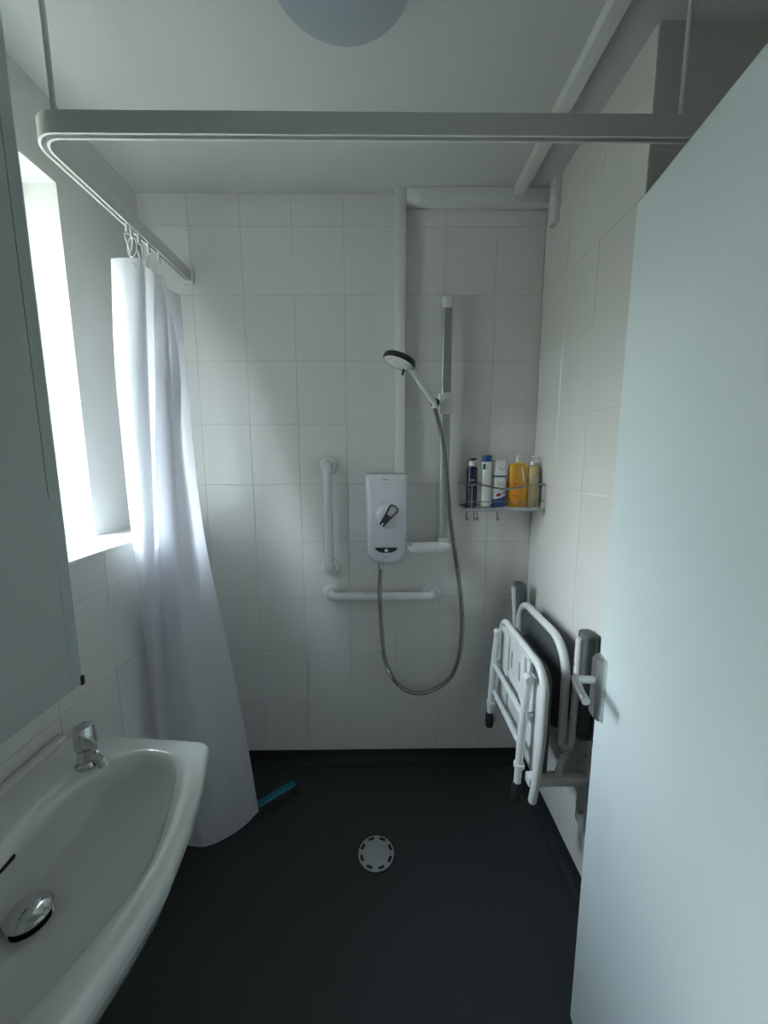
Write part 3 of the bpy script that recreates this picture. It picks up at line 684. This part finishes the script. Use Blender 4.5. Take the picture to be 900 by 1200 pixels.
# legs with rubber feet
LX = .440
for yy, zb_ in ((1.083, .345), (1.392, .365)):
    b = MB(); b.tube([(LX + .012, yy, .765), (LX, yy, .60), (LX - .006, yy, zb_ + .05)], [.0125, .0125, .0115], 14)
    b.lathe([(.0125, 0), (.017, .003), (.017, .016), (.0125, .019)], (LX - .003, yy, .455), seg=16)
    lg = b.obj('leg', 'coated', st)
    MB().lathe([(.0125, .060), (.0155, .052), (.0165, .010), (.0145, 0)], (LX - .007, yy, zb_), seg=18).obj('rubber_foot', 'rubber', lg)
    MB().lathe([(.0, -.016), (.0135, -.0135), (.0135, .0135), (0, .016)], (LX + .012, yy, .758), (0, 1, 0), 16).obj('leg_joint', 'coated', lg)
    MB().cyl((LX, yy, .64), (SX - .006, yy, .64), .006, seg=10).obj('leg_pin', 'satin', lg)
for z, r_ in ((.628, .009), (.520, .0085)):
    MB().cyl((LX + .004, 1.083, z), (LX + .004, 1.392, z), r_, seg=14).obj('cross_bar', 'coated', st)
# brackets
for yy in (1.055, 1.430):
    b = MB(); b.rbox(.452, .640, yy - .016, yy + .016, .425, .455, .003); br = b.obj('bracket_arm', 'coated', st)
    MB().lathe([(.011, -.019), (.011, .019)], (.467, yy, .440), (0, 1, 0), 18).obj('pivot_bolt', 'chrome', br)
    MB().cyl((.545, yy, .45), (.562, yy, .515), .010, seg=14).obj('strut', 'coated', br)
    b = MB(); b.rbox(.636, XR - .0004, yy - .030, yy + .045, .255, .560, .003); wp = b.obj('wall_plate', 'coated', st)
    for z in (.30, .315, .49, .515): MB().lathe([(.006, 0), (.006, .003), (.003, .004)], (.636, yy + .008 + (.01 if z in (.30, .49) else -.002), z), (-1, 0, 0), 12).obj('screw', 'riser', wp)

# ------------------------------------------------------------------ washbasin
SK = empty('washbasin', (XL, .545, .58), 'white ceramic washbasin hung on the tiled wall under grey panel', 'washbasin')
zr = .775; yc_ = .545
def sym(half): return half + [(x, 2 * yc_ - y) for x, y in reversed(half) if abs(y - yc_) > 1e-4]
outer = sym([(XL + .001, yc_), (XL + .001, .70), (XL + .001, .80), (XL + .001, .838), (-.70, .842), (-.579, .834), (-.47, .824), (-.412, .817), (-.398, .806), (-.386, .771), (-.366, .705), (-.352, .63), (-.343, yc_)])
inner = sym([(-.640, yc_), (-.642, .62), (-.640, .668), (-.622, .722), (-.597, .760), (-.56, .782), (-.525, .788), (-.468, .775), (-.436, .745), (-.405, .675), (-.383, .60), (-.375, yc_)])
cen = V(-.53, .545)
def radial(poly, n=128):
    out = []
    P = [Vector(p) for p in poly]
    for k in range(n):
        a = 2 * math.pi * k / n; d = Vector((math.cos(a), math.sin(a))); best = None
        for i in range(len(P)):
            p, q_ = P[i], P[(i + 1) % len(P)]; e = q_ - p; den = d.x * e.y - d.y * e.x
            if abs(den) < 1e-12: continue
            w = p - cen.xy if hasattr(cen, 'xy') else p - cen
            t = (w.x * e.y - w.y * e.x) / den; s_ = (w.x * d.y - w.y * d.x) / den
            if t > 0 and -1e-6 <= s_ <= 1 + 1e-6: best = t if best is None else max(best, t)
        out.append(best)
    return out
cen = Vector((-.53, .545))
NR = 160
ro_, ri_ = radial(outer, NR), radial(inner, NR)
def smooth(a, it):
    for _ in range(it): a = [(a[k - 1] + 2 * a[k] + a[(k + 1) % len(a)]) / 4 for k in range(len(a))]
    return a
ri_ = smooth(ri_, 6); pass
def pt(rad, k, z):
    a = 2 * math.pi * k / NR; return (cen.x + rad * math.cos(a), cen.y + rad * math.sin(a), z)
rings = []
dx_, dy_ = -.585 + .53, .545 - .545
def ring(fn): rings.append([fn(k) for k in range(NR)])
def wallclamp(p): return (max(p[0], XL + .001), p[1], p[2])
for s_, z in ((.45, .585), (.62, .600), (.80, .650), (.93, .705), (.965, .722)): ring(lambda k: wallclamp(pt(ro_[k] * s_, k, z)))
for ins, z in ((.006, zr - .046), (.001, zr - .038), (.0, zr - .010), (.003, zr - .003), (.010, zr)): ring(lambda k: wallclamp(pt(ro_[k] - ins, k, z)))
ring(lambda k: pt(ri_[k] + .35 * max(0, ro_[k] - .010 - ri_[k]), k, zr - .001))
for ins, z in ((.0, zr - .002), (.006, zr - .008), (.013, zr - .022)): ring(lambda k: pt(ri_[k] - ins, k, z))
for s_, z in ((.90, zr - .045), (.80, zr - .068), (.66, zr - .087), (.48, zr - .100), (.30, zr - .107), (.16, zr - .111)):
    w = 1 - s_
    ring(lambda k: tuple(Vector(pt(ri_[k] * s_ if s_ > .35 else (ri_[k] * s_ * .4 + .23 * s_ * .6), k, z)) + V(dx_ * min(1, w / .84), dy_, 0)))
v = [p for R_ in rings for p in R_]; nr = len(rings)
fs = [(i * NR + k, i * NR + (k + 1) % NR, (i + 1) * NR + (k + 1) % NR, (i + 1) * NR + k) for i in range(nr - 1) for k in range(NR)] + [tuple(range(NR))[::-1], tuple(range((nr - 1) * NR, nr * NR))]
b = MB(); b.add(v, fs); b.obj('basin', 'ceramic', SK, 60)
# low upstand along the wall
b = MB(); b.rbox(XL + .0012, XL + .026, .256, .834, zr - .010, zr + .007, .006, 3); b.obj('back_upstand', 'ceramic', SK)
PC = V(-.587, .545, zr - .113)
pg = MB().lathe([(.031, .000), (.031, .004), (.026, .005)], PC, seg=36).obj('waste_ring', 'chrome', SK)
MB().lathe([(.024, .002), (.024, .013), (.029, .013), (.031, .016)], PC, seg=36).obj('plug_seal', 'rubber', SK)
MB().lathe([(.031, .015), (.032, .019), (.029, .023), (.020, .027), (.008, .0295), (0, .030)], PC, seg=40).obj('plug', 'chrome', SK)
b = MB(); mo = Matrix.Translation((-.6310, .553, .752)) @ Matrix.Rotation(math.radians(22), 4, 'Y'); b.rbox(-.006, .003, -.024, .024, -.005, .005, .0022, 2, mo); b.obj('overflow_slot', 'dark', SK)

def tap(yy, label):
    T = V(-.632, yy, zr)
    t_ = empty('basin_tap', T, label, 'tap')
    MB().lathe([(.023, -.0015), (.024, .004), (.0205, .010), (.019, .016), (.0195, .030), (.0185, .038), (.016, .040)], T, seg=32).obj('body', 'chrome', t_)
    MB().lathe([(.0165, .039), (.0205, .041), (.0215, .046), (.0195, .082), (.018, .0865), (.012, .088), (0, .0885)], T, V(-.06, .05, 1), seg=36).obj('push_cap', 'chrome', t_)
    b = MB(); b.tube(spline([T + V(.008, -.001, .022), T + V(.022, -.004, .022), T + V(.034, -.007, .016), T + V(.040, -.008, .006)], 5), .0105, 18); so = b.obj('spout', 'chrome', t_)
    b = MB(); b.lathe([(.0108, -.004), (.0115, -.002), (.0115, .003), (.008, .003)], T + V(.040, -.008, .006), (.45, -.09, -.85), 20); b.obj('aerator', 'chrome', so)
tap(.752, 'short chrome push tap on the washbasin next to the curtain')

# tall panel on the left wall
pn = empty('wall_panel', (-.756, .60, .872), 'tall smooth grey-green panel with pale edge above the washbasin', 'panel')
MB().box(-.7655, -.745, .30, .868, .872, 2.36).obj('panel_board', 'panel', pn, 0)
MB().box(-.7655, -.745, .8685, .898, .872, 2.36).obj('panel_strip', 'panel', pn, 0)
MB().box(-.7452, -.7447, .8672, .8690, 1.34, 2.36).obj('seam', 'seam', pn, 0)
MB().rbox(-.7655, -.7445, .898, .9015, .872, 2.36, .0006).obj('pale_edge', 'glassedge', pn, 0)
MB().rbox(-.766, -.7415, .893, .9035, .868, .892, .002).obj('corner_clip', 'black', pn)

# ------------------------------------------------------------------ things on the floor
dg = empty('floor_drain', (-.018, 1.205, 0), 'round grey floor drain with eight dark slots', 'drain')
DCn = V(-.018, 1.205, 0)
MB().lathe([(.066, .0003), (.066, .004), (.062, .006), (0, .006)], DCn, seg=64).obj('drain_cover', 'drainp', dg)
MB().lathe([(.0665, .0003), (.0700, .0003), (.0690, .004), (.0665, .0045)], DCn, seg=64).obj('drain_rim', 'cove', dg)
for k in range(8):
    a = 2 * math.pi * (k + .45) / 8
    mo = Matrix.Translation(DCn + V(.054 * math.cos(a), .054 * math.sin(a), .006)) @ Matrix.Rotation(a + math.pi / 2, 4, 'Z')
    b = MB(); b.rbox(-.011, .011, -.005, .005, -.001, .0004, .0003, 1, mo); b.obj('slot', 'dark', dg)

sq = empty('squeegee', (-.45, 1.41, 0), 'turquoise and black squeegee lying on the floor by the curtain', 'squeegee')
A = V(-.372, 1.488, 0); B = V(-.502, 1.378, 0); ax = (B - A).normalized(); nx = V(-ax.y, ax.x, 0)
mo = Matrix(((ax.x, nx.x, 0, A.x), (ax.y, nx.y, 0, A.y), (0, 0, 1, 0), (0, 0, 0, 1)))
b = MB(); b.rbox(0, .17, -.020, .014, .012, .034, .006, 3, mo); b.obj('head_bar', 'squeeze', sq)
b = MB(); b.rbox(-.004, .172, .008, .028, .001, .028, .003, 2, mo).rbox(-.008, .004, -.022, .024, .003, .036, .005, 2, mo); b.obj('rubber_blade', 'rubber', sq)
b = MB(); b.tube([mo @ V(.15, -.006, .022), V(-.54, 1.402, .018), V(-.65, 1.42, .014)], [.011, .010, .012], 14); b.obj('handle', 'squeeze', sq)
